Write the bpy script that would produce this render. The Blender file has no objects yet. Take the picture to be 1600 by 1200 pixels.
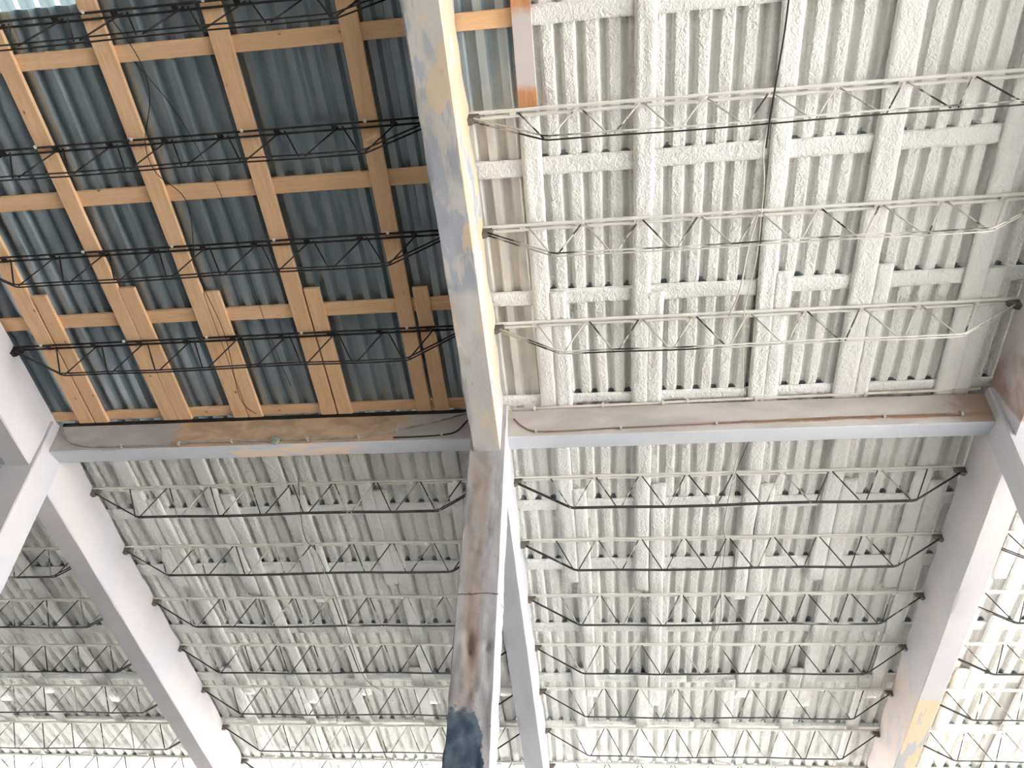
import bpy, math, random
import numpy as np
from mathutils import Matrix, Vector

random.seed(7)
RNG = np.random.RandomState(11)
SC = bpy.context.scene
COL = SC.collection

# ------------------------------------------------------------------ camera
TH = 0.2999                       # roof pitch
CT, ST = math.cos(TH), math.sin(TH)
Z0 = 7.10                         # height of the truss seat line at the tie beams
BAY = 6.0                         # distance between concrete frames
SP = 1.1871                       # distance between trusses along the slope
PITCH, YAW, ROLL = 0.6554, -0.1384, 0.0452
fw = Vector((math.sin(YAW) * math.cos(PITCH), math.cos(YAW) * math.cos(PITCH), math.sin(PITCH)))
rt = Vector((math.cos(YAW), -math.sin(YAW), 0))
up = rt.cross(fw)
r2 = math.cos(ROLL) * rt + math.sin(ROLL) * up
u2 = -math.sin(ROLL) * rt + math.cos(ROLL) * up
cam_d = bpy.data.cameras.new('camera')
cam = bpy.data.objects.new('camera', cam_d)
COL.objects.link(cam)
cam.matrix_world = Matrix(((r2.x, u2.x, -fw.x, 1.3007), (r2.y, u2.y, -fw.y, -7.5763),
                           (r2.z, u2.z, -fw.z, -5.5107 + Z0), (0, 0, 0, 1)))
cam_d.sensor_fit = 'HORIZONTAL'
cam_d.sensor_width = 36.0
cam_d.lens = 1185.22 / 1600 * 36.0
cam_d.clip_start = 0.05
cam_d.clip_end = 500
SC.camera = cam

# ------------------------------------------------------------------ daylight and exposure
world = bpy.data.worlds.new('sky')
SC.world = world
world.use_nodes = True
bg = world.node_tree.nodes['Background']
bg.inputs['Color'].default_value = (0.95, 0.975, 1.0, 1)
bg.inputs['Strength'].default_value = 2.0
sun_d = bpy.data.lights.new('sun', 'SUN')
sun_d.energy = 14.0
sun_d.angle = math.radians(3)
sun_d.color = (1.0, 0.98, 0.95)
sun = bpy.data.objects.new('sun', sun_d)
COL.objects.link(sun)
sun.rotation_euler = Vector((-0.80, 0.12, -0.56)).to_track_quat('-Z', 'Y').to_euler()
SC.view_settings.view_transform = 'Standard'
SC.view_settings.look = 'None'
SC.view_settings.gamma = 1.0
SC.view_settings.use_curve_mapping = False
SC.view_settings.exposure = 2.66

# ------------------------------------------------------------------ material helpers
def srgb(r, g, b):
    def f(c):
        c /= 255.0
        return c / 12.92 if c <= 0.04045 else ((c + 0.055) / 1.055) ** 2.4
    return (f(r), f(g), f(b), 1.0)

class NT:
    """small wrapper that keeps the node code short"""
    def __init__(self, name):
        self.m = bpy.data.materials.new(name)
        self.m.use_nodes = True
        self.t = self.m.node_tree
        self.b = self.t.nodes['Principled BSDF']
        self.co = self.t.nodes.new('ShaderNodeTexCoord').outputs['Object']
    def put(self, sock, v):
        if hasattr(v, 'is_output'):
            self.t.links.new(v, sock)
        else:
            sock.default_value = v
    def scale(self, s, vec=None):
        n = self.t.nodes.new('ShaderNodeMapping')
        self.put(n.inputs['Vector'], vec or self.co)
        n.inputs['Scale'].default_value = s
        return n.outputs['Vector']
    def world(self):
        return self.t.nodes.new('ShaderNodeNewGeometry').outputs['Position']
    def noise(self, scale, vec=None, detail=4.0, rough=0.55, dist=0.0):
        n = self.t.nodes.new('ShaderNodeTexNoise')
        self.put(n.inputs['Vector'], vec or self.co)
        n.inputs['Scale'].default_value = scale
        n.inputs['Detail'].default_value = detail
        n.inputs['Roughness'].default_value = rough
        n.inputs['Distortion'].default_value = dist
        return n.outputs['Fac']
    def voro(self, scale, vec=None, feature='F1'):
        n = self.t.nodes.new('ShaderNodeTexVoronoi')
        n.feature = feature
        self.put(n.inputs['Vector'], vec or self.co)
        n.inputs['Scale'].default_value = scale
        return n.outputs['Distance']
    def math(self, op, a, b=0.0):
        n = self.t.nodes.new('ShaderNodeMath')
        n.operation = op
        self.put(n.inputs[0], a)
        self.put(n.inputs[1], b)
        return n.outputs[0]
    def ramp(self, x, lo, hi, a=0.0, b=1.0):
        n = self.t.nodes.new('ShaderNodeMapRange')
        n.interpolation_type = 'SMOOTHSTEP'
        self.put(n.inputs['Value'], x)
        n.inputs['From Min'].default_value = lo
        n.inputs['From Max'].default_value = hi
        n.inputs['To Min'].default_value = a
        n.inputs['To Max'].default_value = b
        return n.outputs['Result']
    def xyz(self, vec=None):
        n = self.t.nodes.new('ShaderNodeSeparateXYZ')
        self.put(n.inputs[0], vec or self.co)
        return n.outputs
    def rand(self):
        return self.t.nodes.new('ShaderNodeObjectInfo').outputs['Random']
    def mix(self, fac, a, b):
        n = self.t.nodes.new('ShaderNodeMix')
        n.data_type = 'RGBA'
        self.put(n.inputs[0], fac)
        self.put(n.inputs[6], a)
        self.put(n.inputs[7], b)
        return n.outputs[2]
    def bump(self, h, strength=0.3, dist=0.02):
        n = self.t.nodes.new('ShaderNodeBump')
        n.inputs['Strength'].default_value = strength
        n.inputs['Distance'].default_value = dist
        self.put(n.inputs['Height'], h)
        self.t.links.new(n.outputs['Normal'], self.b.inputs['Normal'])
    def out(self, color, rough=0.8, metal=0.0, spec=0.3):
        self.put(self.b.inputs['Base Color'], color)
        self.put(self.b.inputs['Roughness'], rough)
        self.put(self.b.inputs['Metallic'], metal)
        self.put(self.b.inputs['Specular IOR Level'], spec)
        return self.m

def m_wood(name, along_y):
    n = NT(name)
    s = (9, 0.7, 9) if along_y else (0.7, 9, 9)
    vec = n.scale(s)
    g = n.noise(2.2, vec, 6, 0.6, 0.6)
    fine = n.noise(9.0, vec, 3, 0.6)
    c = n.mix(n.ramp(g, 0.3, 0.72), srgb(244, 204, 162), srgb(230, 186, 142))
    c = n.mix(n.ramp(fine, 0.5, 0.8, 0, 0.35), c, srgb(158, 114, 82))
    k = n.voro(2.6, n.scale((1.7, 1, 1.0) if along_y else (1, 1.7, 1.0)))
    c = n.mix(n.ramp(k, 0.035, 0.075, 0.75, 0.0), c, srgb(92, 56, 36))
    c = n.mix(n.ramp(n.rand(), 0, 1, 0.0, 0.4), c, srgb(218, 174, 134))
    n.bump(g, 0.15, 0.004)
    return n.out(c, 0.7)

def m_wood_sprayed():
    n = NT('wood_with_white_overspray')
    g = n.noise(2.2, n.scale((9, 0.7, 9)), 5, 0.6, 0.5)
    c = n.mix(n.ramp(g, 0.3, 0.7), srgb(214, 160, 118), srgb(190, 132, 92))
    v = n.xyz()[1]
    w = n.noise(3.0, None, 4, 0.6)
    m1 = n.ramp(n.math('ADD', v, n.math('MULTIPLY', w, 0.5)), -4.28, -4.08)
    m2 = n.ramp(n.math('ADD', v, n.math('MULTIPLY', w, 0.25)), -3.72, -3.60, 1, 0)
    c = n.mix(n.math('MULTIPLY', n.math('MULTIPLY', m1, m2), 0.85), c, srgb(205, 205, 208))
    return n.out(c, 0.75)

def zinc_color(n):
    vec = n.scale((3, 0.5, 3))
    a = n.noise(2.0, vec, 5, 0.6)
    c = n.mix(n.ramp(a, 0.3, 0.75), srgb(188, 198, 204), srgb(164, 176, 183))
    d = n.noise(1.1, n.scale((1, 0.35, 1)), 5, 0.65)
    c = n.mix(n.ramp(d, 0.52, 0.75, 0, 0.4), c, srgb(110, 120, 124))
    return c

def m_zinc():
    n = NT('galvanised_sheet')
    c = zinc_color(n)
    return n.out(c, 0.33, 0.8, 0.5)

def m_zinc_sprayed():
    n = NT('galvanised_sheet_with_foam_film')
    c = zinc_color(n)
    v = n.xyz()[1]
    w = n.noise(2.3, None, 5, 0.6)
    s = n.ramp(n.math('ADD', v, n.math('MULTIPLY', w, 1.0)), -3.55, -2.75)
    fl = n.noise(3.0, n.scale((2, 0.5, 2)), 4)
    white = n.mix(n.ramp(fl, 0.35, 0.7), srgb(232, 228, 218), srgb(205, 203, 196))
    c = n.mix(s, c, white)
    n.put(n.b.inputs['Metallic'], 0.0)
    m = n.out(c, 0.6, 0.0, 0.4)
    n.put(n.b.inputs['Metallic'], n.ramp(s, 0, 1, 0.55, 0.0))
    return m

def m_foam(name, base, shade, bump=0.55):
    n = NT(name)
    a = n.noise(1.3, None, 5, 0.6)
    c = n.mix(n.ramp(a, 0.35, 0.7), base, shade)
    g = n.noise(6.0, n.scale((1.4, 0.6, 1)), 4, 0.6)
    c = n.mix(n.ramp(g, 0.58, 0.8, 0, 0.30), c, srgb(216, 211, 200))
    h = n.noise(22.0, n.scale((1.0, 0.75, 1.0)), 3, 0.55, 0.8)
    h2 = n.noise(60.0, None, 2, 0.5)
    n.bump(n.math('ADD', h, n.math('MULTIPLY', h2, 0.35)), bump, 0.03)
    return n.out(c, 0.62, 0, 0.35)

def m_steel(name, dark, cover, cream, sx=0.9):
    """dark round bar with foam overspray; cover is the share of the bar that is coated"""
    n = NT(name)
    w = n.noise(1.0, n.scale((sx, 1.6, 2.6), n.world()), 4, 0.65)
    r = n.ramp(n.rand(), 0, 1, -0.08, 0.08)
    f = n.math('ADD', w, r)
    t = 0.5 + (0.5 - cover) * 0.55
    mk = n.ramp(f, t - 0.05, t + 0.05)
    rust = n.noise(9.0, n.world(), 3, 0.6)
    d = n.mix(n.ramp(rust, 0.5, 0.75), dark, srgb(62, 48, 40))
    return n.out(n.mix(mk, d, cream), 0.55, 0.0, 0.4)

def m_plain(name, col, rough=0.6, metal=0.0, var=0.0, scale=6.0):
    n = NT(name)
    c = col
    if var:
        a = n.noise(scale, None, 5, 0.6)
        dk = tuple(x * (1 - var) for x in col[:3]) + (1,)
        c = n.mix(n.ramp(a, 0.35, 0.7), col, dk)
    return n.out(c, rough, metal)

def concrete_bump(n, amt=0.25):
    a = n.noise(14.0, None, 6, 0.65)
    b = n.noise(3.0, None, 3, 0.5)
    n.bump(n.math('ADD', n.math('MULTIPLY', a, 0.5), b), amt, 0.02)

def m_paint(name, base, tint, spots=0.25):
    """whitewashed concrete"""
    n = NT(name)
    a = n.noise(0.9, None, 5, 0.6)
    c = n.mix(n.ramp(a, 0.38, 0.68), base, tint)
    b = n.noise(7.0, None, 5, 0.7)
    c = n.mix(n.ramp(b, 0.62, 0.8, 0, spots), c, srgb(168, 160, 156))
    concrete_bump(n, 0.16)
    return n.out(c, 0.8)

def m_rafter_worn():
    """centre rafter: grey plaster, lavender skim coat and sandy paint patches above the column, cool white paint below"""
    n = NT('worn_rafter_plaster')
    v = n.xyz()[1]
    x = n.xyz()[0]
    st = n.scale((2.2, 0.55, 1.2))
    a = n.noise(1.6, st, 6, 0.62, 0.5)
    c = n.mix(n.ramp(a, 0.46, 0.54), srgb(192, 187, 181), srgb(164, 166, 173))
    p = n.noise(1.25, n.scale((1.6, 0.8, 1.0)), 4, 0.5, 0.3)
    p = n.math('ADD', p, n.math('MULTIPLY', x, 0.65))
    c = n.mix(n.ramp(p, 0.555, 0.585), c, srgb(206, 186, 160))
    low = n.ramp(n.math('ADD', v, n.math('MULTIPLY', a, 0.6)), -1.75, -1.62)
    sand = n.mix(n.ramp(n.noise(1.8, st, 4), 0.45, 0.52), srgb(206, 192, 170), srgb(194, 189, 187))
    c = n.mix(low, c, sand)
    g = n.noise(9.0, st, 6, 0.7)
    c = n.mix(n.ramp(g, 0.6, 0.7, 0, 0.5), c, srgb(138, 132, 128))
    clean = n.mix(n.ramp(a, 0.3, 0.7), srgb(196, 196, 200), srgb(188, 188, 194))
    c = n.mix(n.ramp(v, 0.0, 0.12), c, clean)
    concrete_bump(n, 0.3)
    return n.out(c, 0.85)

def m_rafter_clean(name, patch=None):
    n = NT(name)
    a = n.noise(0.8, None, 5, 0.6)
    c = n.mix(n.ramp(a, 0.36, 0.7), srgb(204, 199, 200), srgb(193, 191, 197))
    if patch:
        v = n.xyz()[1]
        w = n.noise(2.4, None, 5, 0.65, 0.6)
        pm = n.ramp(n.math('ADD', v, n.math('MULTIPLY', w, 1.2)), patch, patch + 0.08)
        pc = n.mix(n.ramp(n.noise(2.6, n.scale((2, 0.5, 1)), 4), 0.5, 0.56), srgb(222, 196, 166), srgb(182, 180, 182))
        pm = n.math('MULTIPLY', pm, n.ramp(n.xyz()[0], -0.160, -0.150, 0.30, 1.0))
        c = n.mix(pm, c, pc)
        v2 = n.ramp(v, -1.3, -0.5, 0.0, 1.0)
        br = n.math('MULTIPLY', v2, n.ramp(v, -0.12, -0.06, 1, 0))
        br = n.math('MULTIPLY', br, n.ramp(n.noise(2.0, None, 3), 0.3, 0.62, 0.1, 0.8))
        c = n.mix(br, c, srgb(150, 118, 98))
    concrete_bump(n, 0.14)
    return n.out(c, 0.8)

def m_column_worn():
    """centre column: grey render, a brown damp streak, navy paint at the foot"""
    n = NT('worn_column_render')
    x, y, z = n.xyz()
    a = n.noise(2.0, n.scale((2.2, 2.2, 0.45)), 6, 0.62, 0.4)
    c = n.mix(n.ramp(a, 0.4, 0.62), srgb(182, 178, 180), srgb(156, 152, 154))
    w = n.noise(1.6, n.scale((1.2, 1.2, 0.5)), 5, 0.6)
    xx = n.math('ADD', x, n.math('MULTIPLY', n.math('SUBTRACT', w, 0.5), 0.22))
    s = n.math('MULTIPLY', n.ramp(xx, -0.24, -0.08), n.ramp(xx, -0.03, 0.10, 1, 0))
    s = n.math('MULTIPLY', s, n.ramp(a, 0.3, 0.62, 0.95, 0.25))
    c = n.mix(s, c, srgb(152, 130, 112))
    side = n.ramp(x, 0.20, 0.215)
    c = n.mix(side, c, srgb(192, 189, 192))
    e = n.noise(20.0, n.scale((1, 1, 0.5)), 6, 0.75)
    c = n.mix(n.math('MULTIPLY', n.ramp(e, 0.55, 0.68), n.ramp(z, -2.2, -4.2, 0.15, 0.75)), c, srgb(98, 92, 92))
    nv = n.math('ADD', z, n.math('MULTIPLY', n.noise(3.2, None, 6, 0.7), 0.9))
    nv = n.math('ADD', nv, n.ramp(x, 0.02, 0.2, 0.0, 0.45))
    navy = n.mix(n.ramp(n.noise(5.0, None, 4), 0.4, 0.6), srgb(62, 74, 90), srgb(96, 106, 118))
    c = n.mix(n.ramp(nv, -3.22, -3.14, 1, 0), c, navy)
    ck = n.ramp(n.math('ABSOLUTE', n.math('ADD', z, n.math('ADD', 2.46, n.math('MULTIPLY', n.math('SUBTRACT', n.noise(4.0), 0.5), 0.12)))), 0.004, 0.014, 0.8, 0)
    c = n.mix(ck, c, srgb(80, 68, 62))
    concrete_bump(n, 0.4)
    return n.out(c, 0.85)

def m_beam_face(name, kind):
    n = NT(name)
    x, y, z = n.xyz()
    a = n.noise(1.3, n.scale((0.7, 1, 2.0)), 6, 0.6, 0.3)
    w = n.noise(3.0, n.scale((0.8, 1, 1.6)), 5, 0.65, 0.5)
    if kind == 'bare':
        c = n.mix(n.ramp(a, 0.4, 0.62), srgb(182, 176, 174), srgb(166, 160, 158))
        xx = n.math('ADD', x, n.math('MULTIPLY', w, 0.9))
        pm = n.math('MULTIPLY', n.ramp(xx, 2.30, 2.40), n.ramp(xx, 5.28, 5.36, 1, 0))
        pc = n.mix(n.ramp(w, 0.4, 0.65), srgb(196, 166, 138), srgb(170, 144, 122))
        c = n.mix(pm, c, pc)
    else:
        c = n.mix(n.ramp(a, 0.4, 0.62), srgb(196, 190, 184), srgb(178, 171, 165))
        zz = n.math('ADD', z, n.math('MULTIPLY', n.math('SUBTRACT', w, 0.5), 0.10))
        st = n.ramp(n.math('ABSOLUTE', n.math('ADD', zz, 0.315)), 0.012, 0.03, 0.85, 0.0)
        st = n.math('MULTIPLY', st, n.ramp(x, 2.2, 3.4))
        c = n.mix(st, c, srgb(158, 118, 92))
        en = n.math('MULTIPLY', n.ramp(n.math('ADD', x, n.math('MULTIPLY', w, 0.6)), 5.55, 5.85), 0.8)
        c = n.mix(en, c, srgb(150, 124, 104))
    g = n.noise(12.0, None, 6, 0.7)
    c = n.mix(n.ramp(g, 0.62, 0.75, 0, 0.35), c, srgb(120, 112, 106))
    concrete_bump(n, 0.22)
    return n.out(c, 0.85)

def m_soffit(name, patch):
    n = NT(name)
    a = n.noise(1.0, None, 4, 0.6)
    c = n.mix(n.ramp(a, 0.38, 0.68), srgb(202, 204, 210), srgb(193, 196, 203))
    if patch:
        x, y, z = n.xyz()
        w = n.noise(2.0, n.scale((0.8, 1.0, 1.0)), 4, 0.6, 0.4)
        xx = n.math('ADD', x, n.math('MULTIPLY', w, 1.0))
        pm = n.math('MULTIPLY', n.ramp(xx, 3.0, 3.1), n.ramp(xx, 5.0, 5.1, 1, 0))
        pm = n.math('MULTIPLY', pm, n.ramp(n.noise(1.3, n.scale((0.7, 2.5, 1))), 0.45, 0.5))
        c = n.mix(pm, c, srgb(228, 206, 188))
    concrete_bump(n, 0.12)
    return n.out(c, 0.8)

def m_translucent():
    n = NT('translucent_sheet')
    t = n.t
    tr = t.nodes.new('ShaderNodeBsdfTranslucent')
    tr.inputs['Color'].default_value = (0.075, 0.092, 0.094, 1)
    mx = t.nodes.new('ShaderNodeMixShader')
    mx.inputs[0].default_value = 0.75
    n.out((0.3, 0.36, 0.36, 1), 0.4)
    t.links.new(n.b.outputs[0], mx.inputs[1])
    t.links.new(tr.outputs[0], mx.inputs[2])
    t.links.new(mx.outputs[0], t.nodes['Material Output'].inputs['Surface'])
    return n.m

CREAM = srgb(228, 225, 217)
M = {}
M['wood_y'] = m_wood('pine_board', True)
M['wood_x'] = m_wood('pine_batten', False)
M['wood_spray'] = m_wood_sprayed()
M['zinc'] = m_zinc()
M['zinc_spray'] = m_zinc_sprayed()
M['foam'] = m_foam('spray_foam', srgb(242, 241, 237), srgb(234, 233, 228), 0.85)
M['foam_wood'] = m_foam('foamed_timber', srgb(242, 241, 238), srgb(234, 233, 229), 0.7)
M['black'] = m_steel('black_truss_bar', srgb(30, 29, 28), -1.2, CREAM)
M['sp_top'] = m_steel('foamed_top_bar', srgb(70, 66, 60), 1.05, CREAM)
M['sp_web'] = m_steel('sprayed_web_bar', srgb(58, 56, 52), 0.60, srgb(206, 202, 190), 2.4)
M['sp_web_low'] = m_steel('lightly_sprayed_web_bar', srgb(62, 62, 60), 0.42, srgb(200, 199, 190), 2.4)
M['sp_bot'] = m_steel('sprayed_bottom_bar', srgb(46, 45, 43), 0.52, srgb(214, 211, 202))
M['sp_bot_low'] = m_steel('lightly_sprayed_bottom_bar', srgb(48, 48, 47), 0.14, srgb(205, 203, 195))
M['gusset'] = m_plain('gusset_steel', srgb(112, 106, 98), 0.7, 0, 0.4, 12)
M['gusset_black'] = m_plain('black_gusset_steel', srgb(34, 31, 29), 0.7, 0, 0.4, 12)
M['bolt'] = m_plain('zinc_bolt', srgb(215, 215, 212), 0.35, 0.2)
M['raf_c'] = m_rafter_worn()
M['raf_l'] = m_rafter_clean('whitewashed_rafter')
M['raf_r'] = m_rafter_clean('whitewashed_rafter_with_sandy_patch', 5.6)
M['paint'] = m_paint('whitewash', srgb(200, 195, 197), srgb(188, 186, 192))
M['col_c'] = m_column_worn()
M['beam_bare'] = m_beam_face('tie_beam_face_sandy', 'bare')
M['beam_foam'] = m_beam_face('tie_beam_face_stained', 'foam')
M['soffit_p'] = m_soffit('tie_beam_soffit_patched', True)
M['soffit'] = m_soffit('tie_beam_soffit', False)
M['pipe'] = m_plain('dusty_conduit', srgb(176, 170, 160), 0.6, 0, 0.45, 5)
M['pipe_foam'] = m_plain('foamed_conduit', srgb(218, 211, 200), 0.7, 0, 0.15, 5)
M['pipe_rust'] = m_plain('rusty_conduit', srgb(150, 122, 102), 0.7, 0, 0.35, 4)
M['cable'] = m_plain('dark_cable', srgb(44, 40, 37), 0.6)
M['rope'] = m_plain('foamed_wire', srgb(214, 210, 198), 0.7)
M['box'] = m_plain('greenish_box', srgb(150, 160, 146), 0.6, 0, 0.3, 20)
M['clip'] = m_plain('clip_metal', srgb(190, 184, 174), 0.5, 0.1)
M['strip_black'] = m_plain('plain_black', srgb(34, 30, 28), 0.6, 0, 0.3, 8)
M['skylight'] = m_translucent()
M['floor'] = m_plain('floor_concrete', srgb(104, 103, 101), 0.8, 0, 0.2, 0.6)
M['ground'] = m_plain('yard_gravel', srgb(190, 188, 184), 0.9, 0, 0.12, 0.4)
M['wall'] = m_plain('wall_plaster', srgb(205, 203, 198), 0.85, 0, 0.08, 0.8)

# ------------------------------------------------------------------ geometry helpers
def vnoise(x, y, seed=0):
    x = np.asarray(x, float); y = np.asarray(y, float)
    xi = np.floor(x).astype(np.int64); yi = np.floor(y).astype(np.int64)
    fx = x - xi; fy = y - yi
    fx = fx * fx * (3 - 2 * fx); fy = fy * fy * (3 - 2 * fy)
    def h(a, b):
        n = (a * 374761393 + b * 668265263 + seed * 1442695041) & 0xFFFFFFFF
        n = ((n ^ (n >> 13)) * 1274126177) & 0xFFFFFFFF
        return ((n ^ (n >> 16)) & 0xFFFF) / 65535.0
    return (h(xi, yi) * (1 - fx) + h(xi + 1, yi) * fx) * (1 - fy) + (h(xi, yi + 1) * (1 - fx) + h(xi + 1, yi + 1) * fx) * fy

def tag(o, label=None, cat=None, group=None, kind=None):
    if label: o['label'] = label
    if cat: o['category'] = cat
    if group: o['group'] = group
    if kind: o['kind'] = kind
    return o

def empty(name, loc=(0, 0, 0), rx=0.0):
    o = bpy.data.objects.new(name, None)
    o.empty_display_size = 0.2
    o.location = loc
    o.rotation_euler = (rx, 0, 0)
    COL.objects.link(o)
    return o

def link(name, me, parent=None, loc=None, mat=None):
    o = bpy.data.objects.new(name, me)
    COL.objects.link(o)
    if parent is not None: o.parent = parent
    if loc is not None: o.location = loc
    if mat is not None:
        if not me.materials: me.materials.append(mat)
        o.material_slots[0].link = 'OBJECT'
        o.material_slots[0].material = mat
    return o

def mesh(name, verts, faces, smooth=False):
    me = bpy.data.meshes.new(name)
    me.from_pydata([tuple(map(float, v)) for v in verts], [], faces)
    me.update()
    if smooth:
        me.polygons.foreach_set('use_smooth', [True] * len(me.polygons))
    return me

def grid_mesh(name, P, smooth=True):
    """P: (rows, cols, 3) array -> quad sheet whose faces look down (-n)"""
    r, c, _ = P.shape
    idx = np.arange(r * c).reshape(r, c)
    f = np.stack([idx[:-1, :-1], idx[1:, :-1], idx[1:, 1:], idx[:-1, 1:]], -1).reshape(-1, 4)
    return mesh(name, P.reshape(-1, 3), f.tolist(), smooth)

def loft_mesh(name, P, smooth=True):
    """P: (rings, k, 3) closed rings, capped at both ends"""
    r, k, _ = P.shape
    f = []
    for i in range(r - 1):
        for j in range(k):
            a = i * k + j; b = i * k + (j + 1) % k
            f.append((a, b, b + k, a + k))
    f.append(tuple(range(k - 1, -1, -1)))
    f.append(tuple((r - 1) * k + j for j in range(k)))
    return mesh(name, P.reshape(-1, 3), f, smooth)

def sharp(me):
    me.set_sharp_from_angle(angle=math.radians(30))
    return me

def tube_mesh(name, pts, r, sides=6):
    pts = [Vector(p) for p in pts]
    rings = []
    for i, p in enumerate(pts):
        d = (pts[min(i + 1, len(pts) - 1)] - pts[max(i - 1, 0)]).normalized()
        a = Vector((0, 0, 1)) if abs(d.z) < 0.9 else Vector((0, 1, 0))
        s = d.cross(a).normalized(); t = d.cross(s)
        rings.append([p + r * (math.cos(q) * s + math.sin(q) * t) for q in [2 * math.pi * j / sides for j in range(sides)]])
    return loft_mesh(name, np.array([[list(v) for v in ring] for ring in rings]), True)

def box_mesh(name, x0, x1, y0, y1, z0, z1, bev=0.0):
    import bmesh
    bm = bmesh.new()
    bmesh.ops.create_cube(bm, size=1)
    for v in bm.verts:
        v.co = Vector((x0 + (v.co.x + .5) * (x1 - x0), y0 + (v.co.y + .5) * (y1 - y0), z0 + (v.co.z + .5) * (z1 - z0)))
    if bev:
        bmesh.ops.bevel(bm, geom=list(bm.edges), offset=bev, segments=2, affect='EDGES', profile=0.5)
    me = bpy.data.meshes.new(name)
    bm.to_mesh(me); bm.free()
    return me

def section(w0, w1, h0, h1, bev, nw=1, nh=1):
    """rounded rectangle as a list of (a, b) points"""
    def side(a, b, n): return [a + (b - a) * i / n for i in range(n + 1)]
    p = [(x, h0) for x in side(w0 + bev, w1 - bev, nw)]
    p += [(w1, y) for y in side(h0 + bev, h1 - bev, nh)]
    p += [(x, h1) for x in side(w1 - bev, w0 + bev, nw)]
    p += [(w0, y) for y in side(h1 - bev, h0 + bev, nh)]
    return np.array(p)

SEED = [0]
def plank_mesh(name, along, a0, a1, l0, l1, n0, n1, foam=False, step=0.08, slant=0.0):
    """a piece of timber in roof coordinates; along = 'v' (down the slope) or 'u' (level)"""
    SEED[0] += 1
    sd = SEED[0]
    if foam:
        g = 0.008
        sec = section(a0 - g, a1 + g, n0 - g, n1, 0.02, 5, 2)
        nl = max(2, int((l1 - l0) / step) + 1)
    else:
        sec = section(a0, a1, n0, n1, 0.004)
        nl = 4
    L = np.linspace(l0, l1, nl)
    A = np.repeat(sec[None, :, 0], nl, 0); N = np.repeat(sec[None, :, 1], nl, 0)
    LL = np.repeat(L[:, None], len(sec), 1)
    A = A + slant * (LL - l0) / max(1e-6, l1 - l0)
    if foam:
        ca, cn = (a0 + a1) / 2, (n0 + n1) / 2
        q = np.arctan2(sec[:, 1] - cn, sec[:, 0] - ca)[None, :] * 1.6 + 7
        d = (vnoise(LL * 9, q * 2.2 + 40, sd) - 0.5) * 0.012 + (vnoise(LL * 2.2, q + 40, sd + 9) - 0.5) * 0.014
        da = np.sign(A - ca) * (np.abs(A - ca) > 0.4 * (a1 - a0)); dn = np.sign(N - cn) * (np.abs(N - cn) > 0.3 * (n1 - n0))
        A = A + da * d; N = N + dn * d
        N = np.minimum(N, n1)
    P = np.stack([A, LL, N] if along == 'v' else [LL, A, N], -1)
    if along == 'u': P = P[:, ::-1]
    return loft_mesh(name, P, foam)

# ------------------------------------------------------------------ setting: floor, yard, closed walls
RIDGE_V = -6.2
EAVE_V = 10.0
UMIN, UMAX = -12.3, 12.3
tag(link('floor', box_mesh('floor', -12.6, 18.8, -13.2, 10.0, -0.2, 0.0), mat=M['floor']),
    'grey concrete hall floor under the roof', None, None, 'structure')
tag(link('ground', box_mesh('ground', -70, 70, -70, 70, -0.5, -0.21), mat=M['ground']),
    'pale gravel yard around the hall', None, None, 'structure')
zr = Z0 - RIDGE_V * ST
yr = RIDGE_V * CT
tag(link('wall_left', mesh('wall_left', [(-12.6, -13.2, 0), (-12.6, 9.6, 0), (-12.6, 9.6, Z0 - 9.9 * ST), (-12.6, yr, zr), (-12.6, -13.2, zr - 2.2),
      (-12.35, -13.2, 0), (-12.35, 9.6, 0), (-12.35, 9.6, Z0 - 9.9 * ST), (-12.35, yr, zr), (-12.35, -13.2, zr - 2.2)],
      [(4, 3, 2, 1, 0), (5, 6, 7, 8, 9), (0, 1, 6, 5), (1, 2, 7, 6), (2, 3, 8, 7), (3, 4, 9, 8), (4, 0, 5, 9)]), mat=M['wall']),
    'plain plastered gable wall of the hall', None, None, 'structure')
tag(link('wall_back', box_mesh('wall_back', -12.35, 18.6, -13.2, -12.95, 0, zr - 2.2), mat=M['wall']),
    'plain plastered long wall of the hall', None, None, 'structure')

tag(link('added_far_wall', box_mesh('added_far_wall', -12.35, 18.6, 9.62, 9.86, 0, 2.3), mat=M['wall']),
    'added unseen low wall limiting the light under the eaves', None, None, 'structure')  # unseen wall added to cut the light coming in below the eaves

# ------------------------------------------------------------------ roof skin
RP = 0.206                 # rib pitch of the sheet
PH = 0.045                 # centre of the deep (upper) flat
N_LOW, N_UP = 0.128, 0.196
ORIGIN = (0, 0, Z0)
UP_BATTENS = [(-5.85, .16), (-4.39, .155), (-2.985, .17), (-1.475, .165), (-0.04, .13)]
LOW_BATTENS = [(0.55, .10), (1.77, .175), (2.97, .20), (4.43, .18), (5.75, .20), (7.16, .16), (8.55, .16)]

def sheet_profile(u0, u1):
    """u positions and heights of a trapezoid sheet between u0 and u1"""
    us, ns = [], []
    k0 = math.floor((u0 - PH) / RP) - 1
    pts = []
    for k in range(k0, k0 + int((u1 - u0) / RP) + 4):
        c = PH + k * RP
        pts += [(c - 0.064, N_LOW), (c - 0.036, N_UP + 0.012), (c + 0.036, N_UP + 0.012), (c + 0.064, N_LOW)]
    def hgt(u):
        for (a, ha), (b, hb) in zip(pts[:-1], pts[1:]):
            if a <= u <= b: return ha + (hb - ha) * (u - a) / (b - a)
        return N_LOW
    out = [(u0, hgt(u0))] + [p for p in pts if u0 < p[0] < u1] + [(u1, hgt(u1))]
    return out

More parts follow.
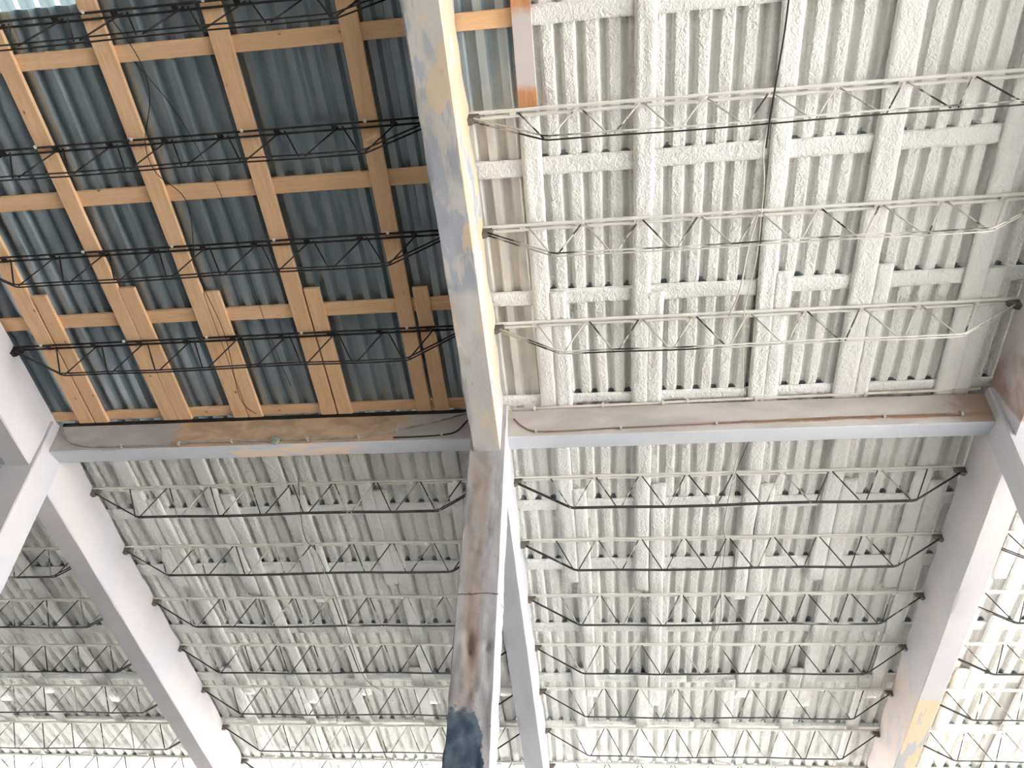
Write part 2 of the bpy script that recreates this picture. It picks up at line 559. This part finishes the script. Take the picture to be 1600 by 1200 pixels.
def bare_sheet(parent, u0, u1, v0, v1, mat, dn=0.0):
    pr = sheet_profile(u0 - 0.02, u1 + 0.02)
    rows = [v0, v0 + (v1 - v0) * .33, v0 + (v1 - v0) * .66, v1]
    P = np.array([[(u, v, n + dn) for u, n in pr] for v in rows])
    me = grid_mesh('roof_sheet', P, False)
    return link('roof_sheet', me, parent, None, mat)

def foam_height(U, V):
    t = np.abs(((U - PH + (vnoise(V * 1.3, np.floor((U - PH) / RP + .5) * 3.7, 5) - .5) * 0.022 + RP / 2) % RP) - RP / 2)
    s = np.clip((t - 0.023) / 0.024, 0, 1); s = s * s * (3 - 2 * s)        # 0 in the deep flat, 1 on the low flat
    n = N_UP - 0.008 - s * (N_UP - N_LOW - 0.006) - 0.018 * (1 - s) * np.clip((V - 0.3) / 0.1, 0, 1)
    n = n - 0.016 * vnoise(U * 5, V * 1.6, 1) * (0.35 + 0.65 * s) - 0.009 * vnoise(U * 17, V * 9, 2) - 0.005 * vnoise(U * 45, V * 30, 3)
    # the foam piles up where the gun was held longer
    n = n - 0.014 * np.clip(vnoise(U * 2.1, V * 0.9, 8) - 0.62, 0, 1) / 0.38
    return np.maximum(n, 0.094)

def foam_panel(parent, u0, u1, v0, v1, du, dv):
    us = np.linspace(u0, u1, int(round((u1 - u0) / du)) + 1)
    vs = np.linspace(v0, v1, int(round((v1 - v0) / dv)) + 1)
    U, V = np.meshgrid(us, vs)
    P = np.stack([U, V, foam_height(U, V)], -1)
    me = grid_mesh('foam_coat', P, True)
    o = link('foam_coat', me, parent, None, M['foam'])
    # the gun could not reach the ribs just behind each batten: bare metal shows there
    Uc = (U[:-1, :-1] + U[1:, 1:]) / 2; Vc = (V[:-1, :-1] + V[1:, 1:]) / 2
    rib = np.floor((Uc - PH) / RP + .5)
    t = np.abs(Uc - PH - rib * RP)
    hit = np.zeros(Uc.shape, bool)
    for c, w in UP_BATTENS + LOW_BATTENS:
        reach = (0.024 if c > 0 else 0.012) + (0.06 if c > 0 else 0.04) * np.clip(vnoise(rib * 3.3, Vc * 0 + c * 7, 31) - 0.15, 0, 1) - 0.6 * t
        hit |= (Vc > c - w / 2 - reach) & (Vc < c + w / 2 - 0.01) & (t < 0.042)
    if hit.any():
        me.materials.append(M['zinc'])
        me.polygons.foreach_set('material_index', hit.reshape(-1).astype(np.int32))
    return o

def ceiling(label):
    o = empty('ceiling', ORIGIN, -TH)
    tag(o, label, None, None, 'structure')
    return o

C_LU = ceiling('bare corrugated metal roof on orange pine boards and battens')
C_RU = ceiling('foam-coated corrugated roof above the stained tie beam')
C_LL = ceiling('white foamed roof below the sandy patched tie beam')
C_RL = ceiling('white foamed roof below the brown-stained tie beam')
C_FL = ceiling('foamed roof beyond the whitewashed rafter in the lower left corner')
C_FR = ceiling('foamed roof beyond the rafter in the lower right corner')
C_FLU = ceiling('foamed upper roof outside the leftmost rafter')
C_FRU = ceiling('foamed upper roof outside the rightmost rafter')

PANEL = RP * 5
EDGE_U = 0.767             # right edge of the last uncoated sheet
VSPLIT = 0.30
# bare sheets, left bay and the strip beside the centre rafter
k = 0
x = EDGE_U
first = True
while x > -6.0:
    x0 = max(x - PANEL, -6.05)
    if x0 - (-6.05) < 0.2: x0 = -6.05
    v0 = -4.84 if x < -3.0 else RIDGE_V
    own = C_RU if first else C_LU
    if first:
        bare_sheet(C_RU, 0.0, x, v0, VSPLIT, M['zinc_spray'])
        bare_sheet(C_LU, x0, 0.0, v0, VSPLIT, M['zinc'])
    else:
        bare_sheet(C_LU, x0, x, v0, VSPLIT, M['zinc'], 0.002 * (k % 2))
    if v0 > RIDGE_V:
        P = np.array([[(u, v, n + 0.02) for u, n in sheet_profile(x0, x)] for v in (RIDGE_V, v0 + 0.08)])
        link('skylight_sheet', grid_mesh('skylight_sheet', P, False), C_LU, None, M['skylight'])
    first = False
    k += 1
    x = x0
    if x <= -6.04: break

def foam_bay(parent, u0, u1, v0, v1, du, dv):
    x = u0
    while x < u1 - 0.05:
        x1 = min(x + PANEL, u1)
        if u1 - x1 < 0.3: x1 = u1
        foam_panel(parent, x, x1, v0, v1, du, dv)
        x = x1
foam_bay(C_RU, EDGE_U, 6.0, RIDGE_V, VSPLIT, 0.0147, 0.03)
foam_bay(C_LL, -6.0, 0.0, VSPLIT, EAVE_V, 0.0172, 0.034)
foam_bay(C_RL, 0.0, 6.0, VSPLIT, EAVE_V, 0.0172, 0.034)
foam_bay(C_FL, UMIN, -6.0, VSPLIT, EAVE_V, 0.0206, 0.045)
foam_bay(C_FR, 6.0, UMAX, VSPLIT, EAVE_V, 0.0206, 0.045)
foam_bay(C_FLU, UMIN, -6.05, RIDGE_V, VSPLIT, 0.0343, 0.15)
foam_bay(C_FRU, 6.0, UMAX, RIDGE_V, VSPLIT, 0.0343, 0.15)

# unseen roof strip added to push the side opening back and even the light
C_ADDED = ceiling('added unseen roof strip that evens the light from the side')
x = UMAX
while x < 18.4:
    bare_sheet(C_ADDED, x, min(x + 2 * PANEL, 18.5), RIDGE_V, EAVE_V, M['zinc_spray'])
    x += 2 * PANEL

# the opposite slope beyond the ridge
C_BK = empty('ceiling', (0, yr, zr), TH)
tag(C_BK, 'opposite corrugated roof slope beyond the ridge', None, None, 'structure')
x = UMIN
while x < 18.4:
    x1 = min(x + 4 * PANEL, 18.5)
    bare_sheet(C_BK, x, x1, -7.6, 0.05, M['zinc'])
    x = x1

# ------------------------------------------------------------------ timber grid (parts of each ceiling)
B0, B1 = 0.028, 0.074      # boards lie on the trusses
T0, T1 = 0.076, 0.124      # battens lie on the boards, under the sheet

def board(parent, a0, a1, l0, l1, foam, mat=None, slant=0.0, step=0.08):
    return link('timber_board', plank_mesh('timber_board', 'v', a0, a1, l0, l1, B0, B1, foam, step, slant), parent, None,
                mat or (M['foam_wood'] if foam else M['wood_y']))

def batten(parent, c, w, l0, l1, foam, mat=None, slant=0.0, step=0.08):
    return link('timber_batten', plank_mesh('timber_batten', 'u', c - w / 2, c + w / 2, l0, l1, T0, T1, foam, step, slant), parent, None,
                mat or (M['foam_wood'] if foam else M['wood_x']))

# left bay, bare timber
left_main = [(-5.52, -5.31, -0.02), (-4.43, -4.245, 0.085), (-3.37, -3.18, -0.01), (-2.19, -1.995, -0.01), (-0.915, -0.73, -0.04)]
for a0, a1, s in left_main:
    board(C_LU, a0, a1, -6.1, 0.18, False, None, s)
left_side = [(-5.315, -5.135, -1.87, -0.01), (-4.195, -4.005, -1.91, 0.03), (-3.19, -3.01, -1.80, 0.0), (-1.995, -1.815, -1.775, 0.0), (-0.735, -0.56, -1.71, 0.0)]
for a0, a1, v, s in left_side:
    board(C_LU, a0 + 0.015, a1 + 0.015, v, 0.18, False, None, s)
for c, w in UP_BATTENS:
    cuts = [-5.95, -2.1 if c < -3 else -3.2, 0.0]
    for q in range(2):
        batten(C_LU, c + 0.008 * q, w, cuts[q], cuts[q + 1] - 0.004, False, None, random.uniform(-.012, .012))
# strip beside the centre rafter, right bay
batten(C_RU, -4.39, .155, 0.002, 0.80, False)
batten(C_RU, -5.85, .155, 0.002, 0.80, False)
right_main = [(0.665, 0.848, -0.04), (1.82, 2.005, -0.09), (3.065, 3.245, 0.06), (4.045, 4.285, 0.06), (5.21, 5.42, 0.05)]
for i, (a0, a1, s) in enumerate(right_main):
    if i == 0:
        board(C_RU, a0 + 0.02, a1 + 0.02, -6.1, -3.58, False, M['wood_spray'], -0.02)
        board(C_RU, a0, a1, -3.577, 0.16, True, None, s)
    else:
        board(C_RU, a0, a1, -6.1, 0.16, True, None, s)
for a0, a1, v in [(0.825, 1.0, -1.56), (1.905, 2.08, -1.50), (3.285, 3.44, -1.66), (4.335, 4.49, -1.69), (5.465, 5.63, -1.58)]:
    board(C_RU, a0, a1, v, 0.16, True)
for c, w in UP_BATTENS:
    if c > -4.5:
        for a, b in ((0.005, 0.80) if c > -4.3 else (0.81, 1.9), (0.805, 3.1) if c > -4.3 else (1.905, 3.9), (3.105, 5.98) if c > -4.3 else (3.905, 5.98)):
            batten(C_RU, c, w, a, b, True, None, random.uniform(-.01, .01))
    else:
        batten(C_RU, c, w, 0.81, 5.98, True)

def low_zone(parent, off, mains, step, sh=0.0):
    for i, (a, w) in enumerate(mains):
        a = a + off
        board(parent, a, a + w, 0.42, 3.3 + 0.2 * (i % 3), True, None, random.uniform(-.03, .02), step)
        board(parent, a + w + 0.006, a + w + 0.19, 1.44 - 0.06 * (i % 2), 6.2 + 0.25 * (i % 2), True, None, random.uniform(-.02, .03), step)
        board(parent, a + 0.0, a + w, 5.45 + 0.15 * (i % 3), EAVE_V - 0.05, True, None, random.uniform(-.03, .02), step)
    for c, w in LOW_BATTENS:
        c2 = c + sh
        m = off + random.uniform(2.2, 3.6)
        batten(parent, c2, w, off + 0.005, m, True, None, random.uniform(-.02, .02), step)
        batten(parent, c2 + 0.01, w, m + 0.006, off + 5.995, True, None, random.uniform(-.02, .02), step)
R_MAINS = [(0.745, .185), (1.785, .19), (3.2, .185), (4.22, .20), (5.31, .19)]
L_MAINS = [(0.62, .21), (1.75, .21), (2.80, .19), (3.99, .19), (5.26, .18)]
low_zone(C_RL, 0.0, R_MAINS, 0.10)
low_zone(C_LL, -6.0, L_MAINS, 0.10)
low_zone(C_FL, -12.0, L_MAINS, 0.2)
low_zone(C_FR, 6.0, R_MAINS, 0.2)

# ------------------------------------------------------------------ concrete frames
RW, RD, CW = 0.3283, 0.70, 0.436
def rafter(i, label, mat, rough=1.0):
    sec = section(-RW / 2, RW / 2, -RD, 0.018, 0.012, 6, 10)
    vs = np.arange(RIDGE_V + 0.02, EAVE_V - 0.05, 0.09)
    A = np.repeat(sec[None, :, 0], len(vs), 0); N = np.repeat(sec[None, :, 1], len(vs), 0)
    V = np.repeat(vs[:, None], len(sec), 1)
    q = np.arange(len(sec))[None, :] * 0.35
    d = (vnoise(V * 5, q + 3, 20 + i) - .5) * 0.012 * rough + (vnoise(V * 1.1, q * .5, 50 + i) - .5) * 0.014
    top = np.clip((N + 0.22) / 0.2, 0, 1)
    d = d + top * (vnoise(V * 3.0, q * .3, 70 + i) - .35) * 0.035 * (V > (-9 if rough > 1 else 0.3))
    side = (np.abs(A) > RW / 2 - 0.001)
    A2 = A + np.where(side, np.sign(A) * d, 0)
    N2 = N + np.where(~side & (N < -0.5), -d * .6, 0)
    o = link('concrete_rafter', sharp(loft_mesh('concrete_rafter', np.stack([A2, V, N2], -1)[:, ::-1], True)), None, (i * BAY, 0, Z0), mat)
    o.rotation_euler = (-TH, 0, 0)
    return tag(o, label, 'beam', 'sloping concrete rafters')
rafter(-2, 'outermost sloping concrete rafter past the lower left corner', M['raf_l'])
rafter(-1, 'smooth whitewashed concrete rafter sloping down at the left of the photo', M['raf_l'])
rafter(0, 'worn central concrete rafter with sandy paint patches beside the bare metal bay', M['raf_c'], 1.6)
rafter(1, 'whitewashed concrete rafter at the right with a sandy patch near its lower end', M['raf_r'])
rafter(2, 'outermost sloping concrete rafter past the lower right corner', M['raf_l'])

CF, CB = -0.107, 0.3205
def column(i, label, mat, rough):
    sec = section(-CW / 2, CW / 2, CF, CB, 0.012, 20 if i == 0 else 8, 8)
    zs = np.arange(-Z0, -0.034, 0.03 if i == 0 else 0.07)
    zs = np.append(zs, -0.035)
    X = np.repeat(sec[None, :, 0], len(zs), 0); Y = np.repeat(sec[None, :, 1], len(zs), 0); Z = np.repeat(zs[:, None], len(sec), 1)
    q = np.cumsum(np.hypot(*(sec - np.roll(sec, 1, 0)).T))[None, :] * 8
    d = (vnoise(Z * 4, q, 120 + i) - .5) * 0.012 * rough + (vnoise(Z * 13, q * 2.5, 130 + i) - .5) * 0.010 * rough
    low = np.clip((-2.6 - Z) / 1.4, 0, 1) if i == 0 else 0 * Z
    d = d + low * (vnoise(Z * 6, q * 2, 150) - .5) * 0.03
    X2 = X + np.where(np.abs(X) > CW / 2 - .001, np.sign(X) * d, 0)
    mid = (CF + CB) / 2
    Y2 = Y + np.where(np.abs(Y - mid) > (CB - CF) / 2 - .001, np.sign(Y - mid) * d, 0)
    if i == 0:      # broken-out pits in the render
        for px, pz, rr in ((-0.06, -2.93, .07), (-0.045, -3.03, .05), (0.13, -3.0, .04)):
            g = np.exp(-(((X - px) / (rr * .6)) ** 2 + ((Z - pz) / rr) ** 2))
            Y2 = Y2 + np.where(Y < CF + .002, g * 0.055, 0)
    o = link('concrete_column', sharp(loft_mesh('concrete_column', np.stack([X2, Y2, Z], -1), True)), None, (i * BAY, 0, Z0), mat)
    return tag(o, label, 'column', 'concrete columns')
column(-2, 'outermost whitewashed column beyond the lower left corner', M['paint'], 0.4)
column(-1, 'whitewashed concrete column leaving through the left edge of the photo', M['paint'], 0.4)
column(0, 'rough grey central column with brown damp streak and navy painted foot', M['col_c'], 1.0)
column(1, 'whitewashed concrete column leaving through the right edge of the photo', M['paint'], 0.4)
column(2, 'outermost whitewashed column beyond the lower right corner', M['paint'], 0.4)

BF, BB, BZ = 0.02, 0.292, -0.432
def tie_beam(i, label, m_face, m_soff):
    x0, x1 = CW / 2 - 0.004, BAY - CW / 2 + 0.004
    sec = section(BF, BB, BZ, -0.03 if i == -1 else -0.008, 0.012, 5, 7)
    xs = np.arange(x0, x1 + 0.001, (x1 - x0) / 60)
    Y = np.repeat(sec[None, :, 0], len(xs), 0); Z = np.repeat(sec[None, :, 1], len(xs), 0); X = np.repeat(xs[:, None], len(sec), 1)
    Z = np.where((Z > -0.035), Z - np.clip((Y - BF), 0, 1) * 0.0 - 0.012 * vnoise(X * 4, Y * 9, 170 + i), Z)
    Z = np.where((Z < BZ + .001), Z + (vnoise(X * 3, Y * 4, 180 + i) - .5) * .008, Z)
    Y = np.where(Y < BF + .001, Y + (vnoise(X * 3, Z * 6, 190 + i) - .5) * .010, Y)
    me = sharp(loft_mesh('tie_beam', np.stack([X, Y, Z], -1), True))
    me.materials.append(m_face); me.materials.append(m_soff)
    for p in me.polygons:
        p.material_index = 1 if p.normal.z < -0.5 else 0
    o = bpy.data.objects.new('tie_beam', me)
    COL.objects.link(o)
    o.location = (i * BAY, 0, Z0)
    if i == -1:
        xs = np.linspace(x0 + 0.02, x1 - 0.02, 50)
        sec = section(BF + 0.012, BF + 0.16, -0.05, 0.035, 0.012, 1, 1)
        P = np.stack([np.repeat(xs[:, None], len(sec), 1), np.repeat(sec[None, :, 0], len(xs), 0), np.repeat(sec[None, :, 1], len(xs), 0)], -1)
        P[..., 2] += np.where(P[..., 2] < 0, (vnoise(P[..., 0] * 7, P[..., 0] * 0 + 3, 210) - .5) * 0.03, 0)
        st = link('black_strip', loft_mesh('black_strip', P, True), o, None, M['strip_black'])  # plain black strip with a wavy lower edge along the beam top
        st['label'] = 'black strip along the top'
    return tag(o, label, 'beam', 'level tie beams between the columns')
tie_beam(-2, 'level tie beam left of the leftmost column', M['beam_foam'], M['soffit'])
tie_beam(-1, 'level concrete tie beam with sandy patch, under the bare timber bay', M['beam_bare'], M['soffit_p'])
tie_beam(0, 'level concrete tie beam with thin brown stain, under the foamed bay', M['beam_foam'], M['soffit'])
tie_beam(1, 'level tie beam right of the rightmost column', M['beam_foam'], M['soffit'])

# ------------------------------------------------------------------ steel trusses
TL = BAY - RW                       # clear length between rafter faces
H = 0.452
PN = 0.598                          # panel length
def truss_meshes(first):
    """meshes shared by all trusses whose first bottom node sits at `first` (from the rafter face)"""
    d = {}
    d['top'] = tube_mesh('top_chord', [(0.0, 0, 0), (TL, 0, 0)], 0.0125, 6)
    b = [first + PN * i for i in range(8)]
    xs = np.linspace(0, TL, 90)
    for key, r0 in (('top_f', 0.019), ('top_l', 0.016)):
        rings = []
        for x in xs:
            rr = r0 + 0.006 * (vnoise(x * 7, r0 * 900, 77) - .5)
            dz = 0.008 * (vnoise(x * 3, r0 * 700, 78) - .5)
            rings.append([(x, rr * math.cos(q), rr * math.sin(q) + dz) for q in [2 * math.pi * j / 6 for j in range(6)]])
        d[key] = loft_mesh('top_chord', np.array(rings), True)
    pts = [(0.03, 0, -0.055), (first - 0.03, 0, -H + 0.012), (first + 0.02, 0, -H)]
    pts += [(x, 0, -H + 0.012 * math.sin(2.2 * x)) for x in b[1:-1]]
    pts += [(b[-1] - 0.02, 0, -H), (b[-1] + 0.03, 0, -H + 0.012), (TL - 0.03, 0, -0.055)]
    d['bot'] = tube_mesh('bottom_chord', pts, 0.0088, 6)
    d['up'] = tube_mesh('web_bar', [(0.028, 0, -H), (PN / 2 - 0.022, 0, -0.008)], 0.0085, 6)
    d['dn'] = tube_mesh('web_bar', [(-PN / 2 + 0.022, 0, -0.008), (-0.028, 0, -H)], 0.0085, 6)
    # bracket welded to the plate in the rafter: a wedge with a flange
    w = 0.035
    V = [(0, -w, 0.015), (0.125, -w, 0.010), (0.11, -w, -0.05), (0.04, -w, -0.10), (0, -w, -0.105)]
    V += [(x_, w, z_) for x_, _, z_ in V]
    F = [(0, 1, 2, 3, 4), (9, 8, 7, 6, 5)] + [(i, i + 5, (i + 1) % 5 + 5, (i + 1) % 5) for i in range(5)]
    F = [tuple(reversed(f)) for f in F]
    d['gl'] = mesh('gusset', V, F)
    d['gr'] = mesh('gusset', [(-a, b_, c) for a, b_, c in V], [tuple(reversed(f)) for f in F])
    d['spacer'] = box_mesh('spacer', -0.03, 0.03, -0.034, 0.034, -0.016, -0.004)
    d['nodes'] = b
    return d
TM = {-2: truss_meshes(0.83), -1: truss_meshes(0.83), 0: truss_meshes(0.775), 1: truss_meshes(0.775)}
import bmesh as _bm
_b = _bm.new()
_bm.ops.create_cone(_b, cap_ends=True, segments=6, radius1=0.020, radius2=0.016, depth=0.02)
_bm.ops.create_cone(_b, cap_ends=True, segments=6, radius1=0.008, radius2=0.008, depth=0.035)
BOLT = bpy.data.meshes.new('bolt'); _b.to_mesh(BOLT); _b.free()

ORD = ['first', 'second', 'third', 'fourth', 'fifth', 'sixth', 'seventh']
def truss(bay, k, label, group, style, bolts=()):
    d = TM[bay]
    v = (k - 3) * SP
    rt_ = empty('roof_truss', (bay * BAY + RW / 2, v * CT, Z0 - v * ST))
    tag(rt_, label, 'truss', group)
    jit = random.uniform(-0.03, 0.03)
    mt, mw, mb, mg = {'black': ('black', 'black', 'black', 'gusset_black'),
                      'spray': ('sp_top', 'sp_web', 'sp_bot', 'gusset'),
                      'low': ('sp_top', 'sp_web_low', 'sp_bot_low', 'gusset')}[style]
    for s in (-1, 1):
        link('top_chord', d[{'black': 'top', 'spray': 'top_f', 'low': 'top_l'}[style]], rt_, (0, 0.03 * s, 0), M[mt])
        link('bottom_chord', d['bot'], rt_, (0, 0.024 * s, 0.003 * s), M[mb])
    for i, x in enumerate(d['nodes']):
        o = link('web_bar', d['dn'], rt_, (x, 0, 0), M[mw])
        o2 = link('web_bar', d['up'], rt_, (x, 0, 0), M[mw])
        o.rotation_euler = (0, random.uniform(-.02, .02), 0)
    link('gusset', d['gl'], rt_, (0, 0, 0), M[mg])
    link('gusset', d['gr'], rt_, (TL, 0, 0), M[mg])
    for i in range(9):
        link('spacer', d['spacer'], rt_, (0.45 + i * PN + jit, 0, 0), M[mt])
    for x in bolts:
        b_ = link('bolt', BOLT, rt_, (x - bay * BAY - RW / 2, -0.047, -0.006), M['bolt'])
        b_.rotation_euler = (math.pi / 2 + 0.5, 0, 0.2)

up_slots = [2, 1, 0, -1, -2]
for j, k in enumerate(up_slots):
    bl = [a0 + 0.06 for a0, a1, s in left_main]
    truss(-1, k, f'black bar truss under bare metal sheets, {ORD[j]} one up from the sandy tie beam', 'black trusses under the bare metal bay', 'black', bl)
    truss(0, k, f'foam-flecked steel bar truss in the white bay, {ORD[j]} one up from the stained tie beam', 'foam-flecked trusses above the tie beam', 'spray')
for j, k in enumerate(range(4, 11)):
    truss(-1, k, f'thin steel bar truss in foamed bay, {ORD[j]} one down from the sandy tie beam', 'trusses below the sandy tie beam', 'low')
    truss(0, k, f'thin steel bar truss in foamed bay, {ORD[j]} one down from the stained tie beam', 'trusses below the stained tie beam', 'low')
    truss(-2, k, f'thin steel bar truss beyond the leftmost rafter, {ORD[j]} one down from its tie beam', 'trusses beyond the leftmost rafter', 'low')
    truss(1, k, f'thin steel bar truss beyond the rightmost rafter, {ORD[j]} one down from its tie beam', 'trusses beyond the rightmost rafter', 'low')

# ------------------------------------------------------------------ conduits on the tie beams
def conduit(name, pts, r, mat, label, clips, cmat, y=None):
    y = BF - r - 0.004 if y is None else y
    p0 = pts[0]
    root = empty(name, (p0[0], y, Z0 + p0[1]))
    tag(root, label, 'pipe')
    P = [(px - p0[0], 0, pz - p0[1]) for px, pz in pts]
    link('pipe', tube_mesh('pipe', P, r, 8), root, None, mat)
    for cx, cz in clips:
        link('clip', box_mesh('clip', -0.014, 0.014, -r - 0.006, r + 0.012, -r - 0.012, r + 0.012, 0.004), root, (cx - p0[0], 0, cz - p0[1]), cmat)
    return root
def smooth(pts, n=6):
    out = []
    for i in range(len(pts) - 1):
        a = pts[max(i - 1, 0)]; b = pts[i]; c = pts[i + 1]; d = pts[min(i + 2, len(pts) - 1)]
        for t in [j / n for j in range(n)]:
            out.append(tuple(0.5 * (2 * b[q] + (c[q] - a[q]) * t + (2 * a[q] - 5 * b[q] + 4 * c[q] - d[q]) * t * t + (3 * b[q] - a[q] - 3 * c[q] + d[q]) * t ** 3) for q in range(len(b))))
    return out + [tuple(pts[-1])]
conduit('conduit', smooth([(-5.76, -0.03), (-5.654, -0.186), (-5.457, -0.325), (-5.125, -0.378), (-4.772, -0.387), (-4.165, -0.38), (-3.569, -0.363), (-2.78, -0.375)]),
        0.014, M['pipe'], 'dusty sagging conduit on the left end of the sandy tie beam', [(-4.772, -0.387), (-4.0, -0.375), (-3.3, -0.366)], M['clip'])
conduit('conduit', smooth([(-2.66, -0.378), (-2.2, -0.372), (-1.647, -0.358), (-1.169, -0.281), (-0.696, -0.165), (-0.24, -0.03)]),
        0.012, M['pipe'], 'pale conduit rising from the junction box to the central column', [(-2.3, -0.374), (-1.65, -0.358), (-1.17, -0.281)], M['clip'])
conduit('conduit', smooth([(-1.2, -0.385), (-0.9, -0.385), (-0.596, -0.37), (-0.424, -0.329), (-0.329, -0.219), (-0.25, -0.11)]),
        0.009, M['cable'], 'dark curved conduit at the central column end of the sandy beam', [(-0.596, -0.37)], M['clip'])
jb = empty('junction_box', (-2.72, BF - 0.022, Z0 - 0.376))
tag(jb, 'small round greenish junction box on the sandy tie beam', 'junction box')
_b = _bm.new(); _bm.ops.create_cone(_b, cap_ends=True, segments=14, radius1=0.055, radius2=0.05, depth=0.045)
_m = bpy.data.meshes.new('case'); _b.to_mesh(_m); _b.free()
o = link('case', _m, jb, None, M['box']); o.rotation_euler = (math.pi / 2, 0, 0)
_b = _bm.new(); _bm.ops.create_cone(_b, cap_ends=True, segments=14, radius1=0.036, radius2=0.03, depth=0.014)
_m = bpy.data.meshes.new('lid'); _b.to_mesh(_m); _b.free()
o = link('lid', _m, jb, (0, -0.028, 0), M['box']); o.rotation_euler = (math.pi / 2, 0, 0)
conduit('conduit', [(0.26, -0.035), (0.9, -0.02), (2.0, -0.01), (2.4, 0.0), (3.6, 0.01), (4.6, 0.02), (5.75, 0.025)], 0.017, M['pipe_foam'],
        'foamed straight conduit along the top edge of the stained tie beam', [(0.54, -0.03), (1.38, -0.015), (2.1, -0.01), (2.4, 0), (3.2, .005), (4.46, .02), (5.45, .025)], M['pipe_foam'])
conduit('conduit', smooth([(0.289, -0.168), (0.387, -0.276), (0.544, -0.358), (0.892, -0.371), (1.58, -0.352), (2.556, -0.336), (3.947, -0.308), (5.458, -0.312)]),
        0.010, M['pipe_rust'], 'thin rusty conduit low on the face of the stained tie beam', [(0.56, -0.359), (1.58, -0.352), (2.7, -0.334), (4.6, -0.31), (5.45, -0.312)], M['clip'])

# ------------------------------------------------------------------ loose wires under the roof (roof coordinates u, v, n)
def W(u, v, n): return (u, v * CT + n * ST, Z0 - v * ST + n * CT)
def wire(pts, r, mat, label, cat='wire'):
    P = [W(*q) for q in smooth(pts, 5)]
    p0 = P[0]
    o = link('hanging_wire', tube_mesh('hanging_wire', [tuple(a - b for a, b in zip(q, p0)) for q in P], r, 6), None, p0, mat)
    return tag(o, label, cat, 'loose wires under the roof')
wire([(-3.045, -4.7, -.03), (-2.91, -4.35, -.05), (-2.932, -4.0, -.06), (-3.157, -3.56, -.05), (-3.157, -3.25, -.05), (-2.936, -2.94, -.06), (-3.06, -2.37, -.04), (-3.125, -2.139, -.05), (-3.061, -1.29, -.04), (-3.157, -0.354, -.05), (-3.039, -0.06, -.02)],
     0.0045, M['cable'], 'thin dark wavy wire running down across the black trusses')
wire([(-2.967, -4.337, -.05), (-2.707, -3.805, -.06), (-2.538, -2.998, -.06), (-2.52, -2.3, -.05), (-2.514, -1.26, -.04), (-2.45, -0.5, -.05)],
     0.0035, M['cable'], 'very thin dark straight wire crossing the bare metal bay')
wire([(3.01, -4.62, -.43), (3.0, -4.2, -.44), (2.97, -3.8, -.445), (2.945, -3.43, -.45), (2.93, -3.2, -.47)], 0.008, M['cable'], 'dark rod hanging between the upper two foam-flecked trusses')
wire([(2.95, -3.45, -.45), (2.97, -3.1, -.2), (3.03, -2.75, -.1), (3.044, -2.41, -.06), (3.02, -1.9, -.12), (2.96, -1.3, -.08), (2.977, -0.8, -.1), (3.01, -0.3, -.1), (3.032, -0.05, -.06)],
     0.006, M['rope'], 'foam-coated wire running down the middle of the upper white bay')
wire([(3.02, -2.41, -.04), (2.93, -2.0, -.10), (2.88, -1.55, -.12), (2.80, -1.2, -.05)], 0.009, M['rope'], 'short foamed strand beside the wire in the upper white bay')
wire([(3.067, 0.61, -.06), (3.011, 1.2, -.05), (3.03, 1.6, -.15), (2.964, 2.38, -.04), (2.947, 3.55, -.05), (2.98, 4.55, -.06), (3.021, 5.8, -.06), (3.045, 7.15, -.06)],
     0.006, M['rope'], 'foamed wire down the middle of the bay below the stained beam')
wire([(3.16, 0.61, -.06), (3.02, 1.25, -.05), (2.93, 2.0, -.12), (2.99, 2.4, -.06), (2.95, 3.1, -.2), (2.97, 3.75, -.3), (2.93, 4.5, -.1), (2.95, 4.78, -.05)],
     0.0035, M['cable'], 'thin dark wire twisting beside the foamed wire below the stained beam')
wire([(-3.181, 0.718, -.03), (-2.966, 1.1, -.05), (-2.973, 2.33, -.04), (-3.01, 3.5, -.04), (-2.943, 4.74, -.05), (-2.958, 5.9, -.05), (-2.919, 7.2, -.04)],
     0.006, M['rope'], 'foamed wire slanting down the bay below the sandy beam')
wire([(-2.75, 1.0, -.06), (-2.9, 2.0, -.16), (-2.85, 2.5, -.06), (-2.8, 3.5, -.06), (-2.72, 4.4, -.22), (-2.66, 5.2, -.3), (-2.6, 5.9, -.06)],
     0.0045, M['cable'], 'thin dark wire drooping in the bay below the sandy beam')
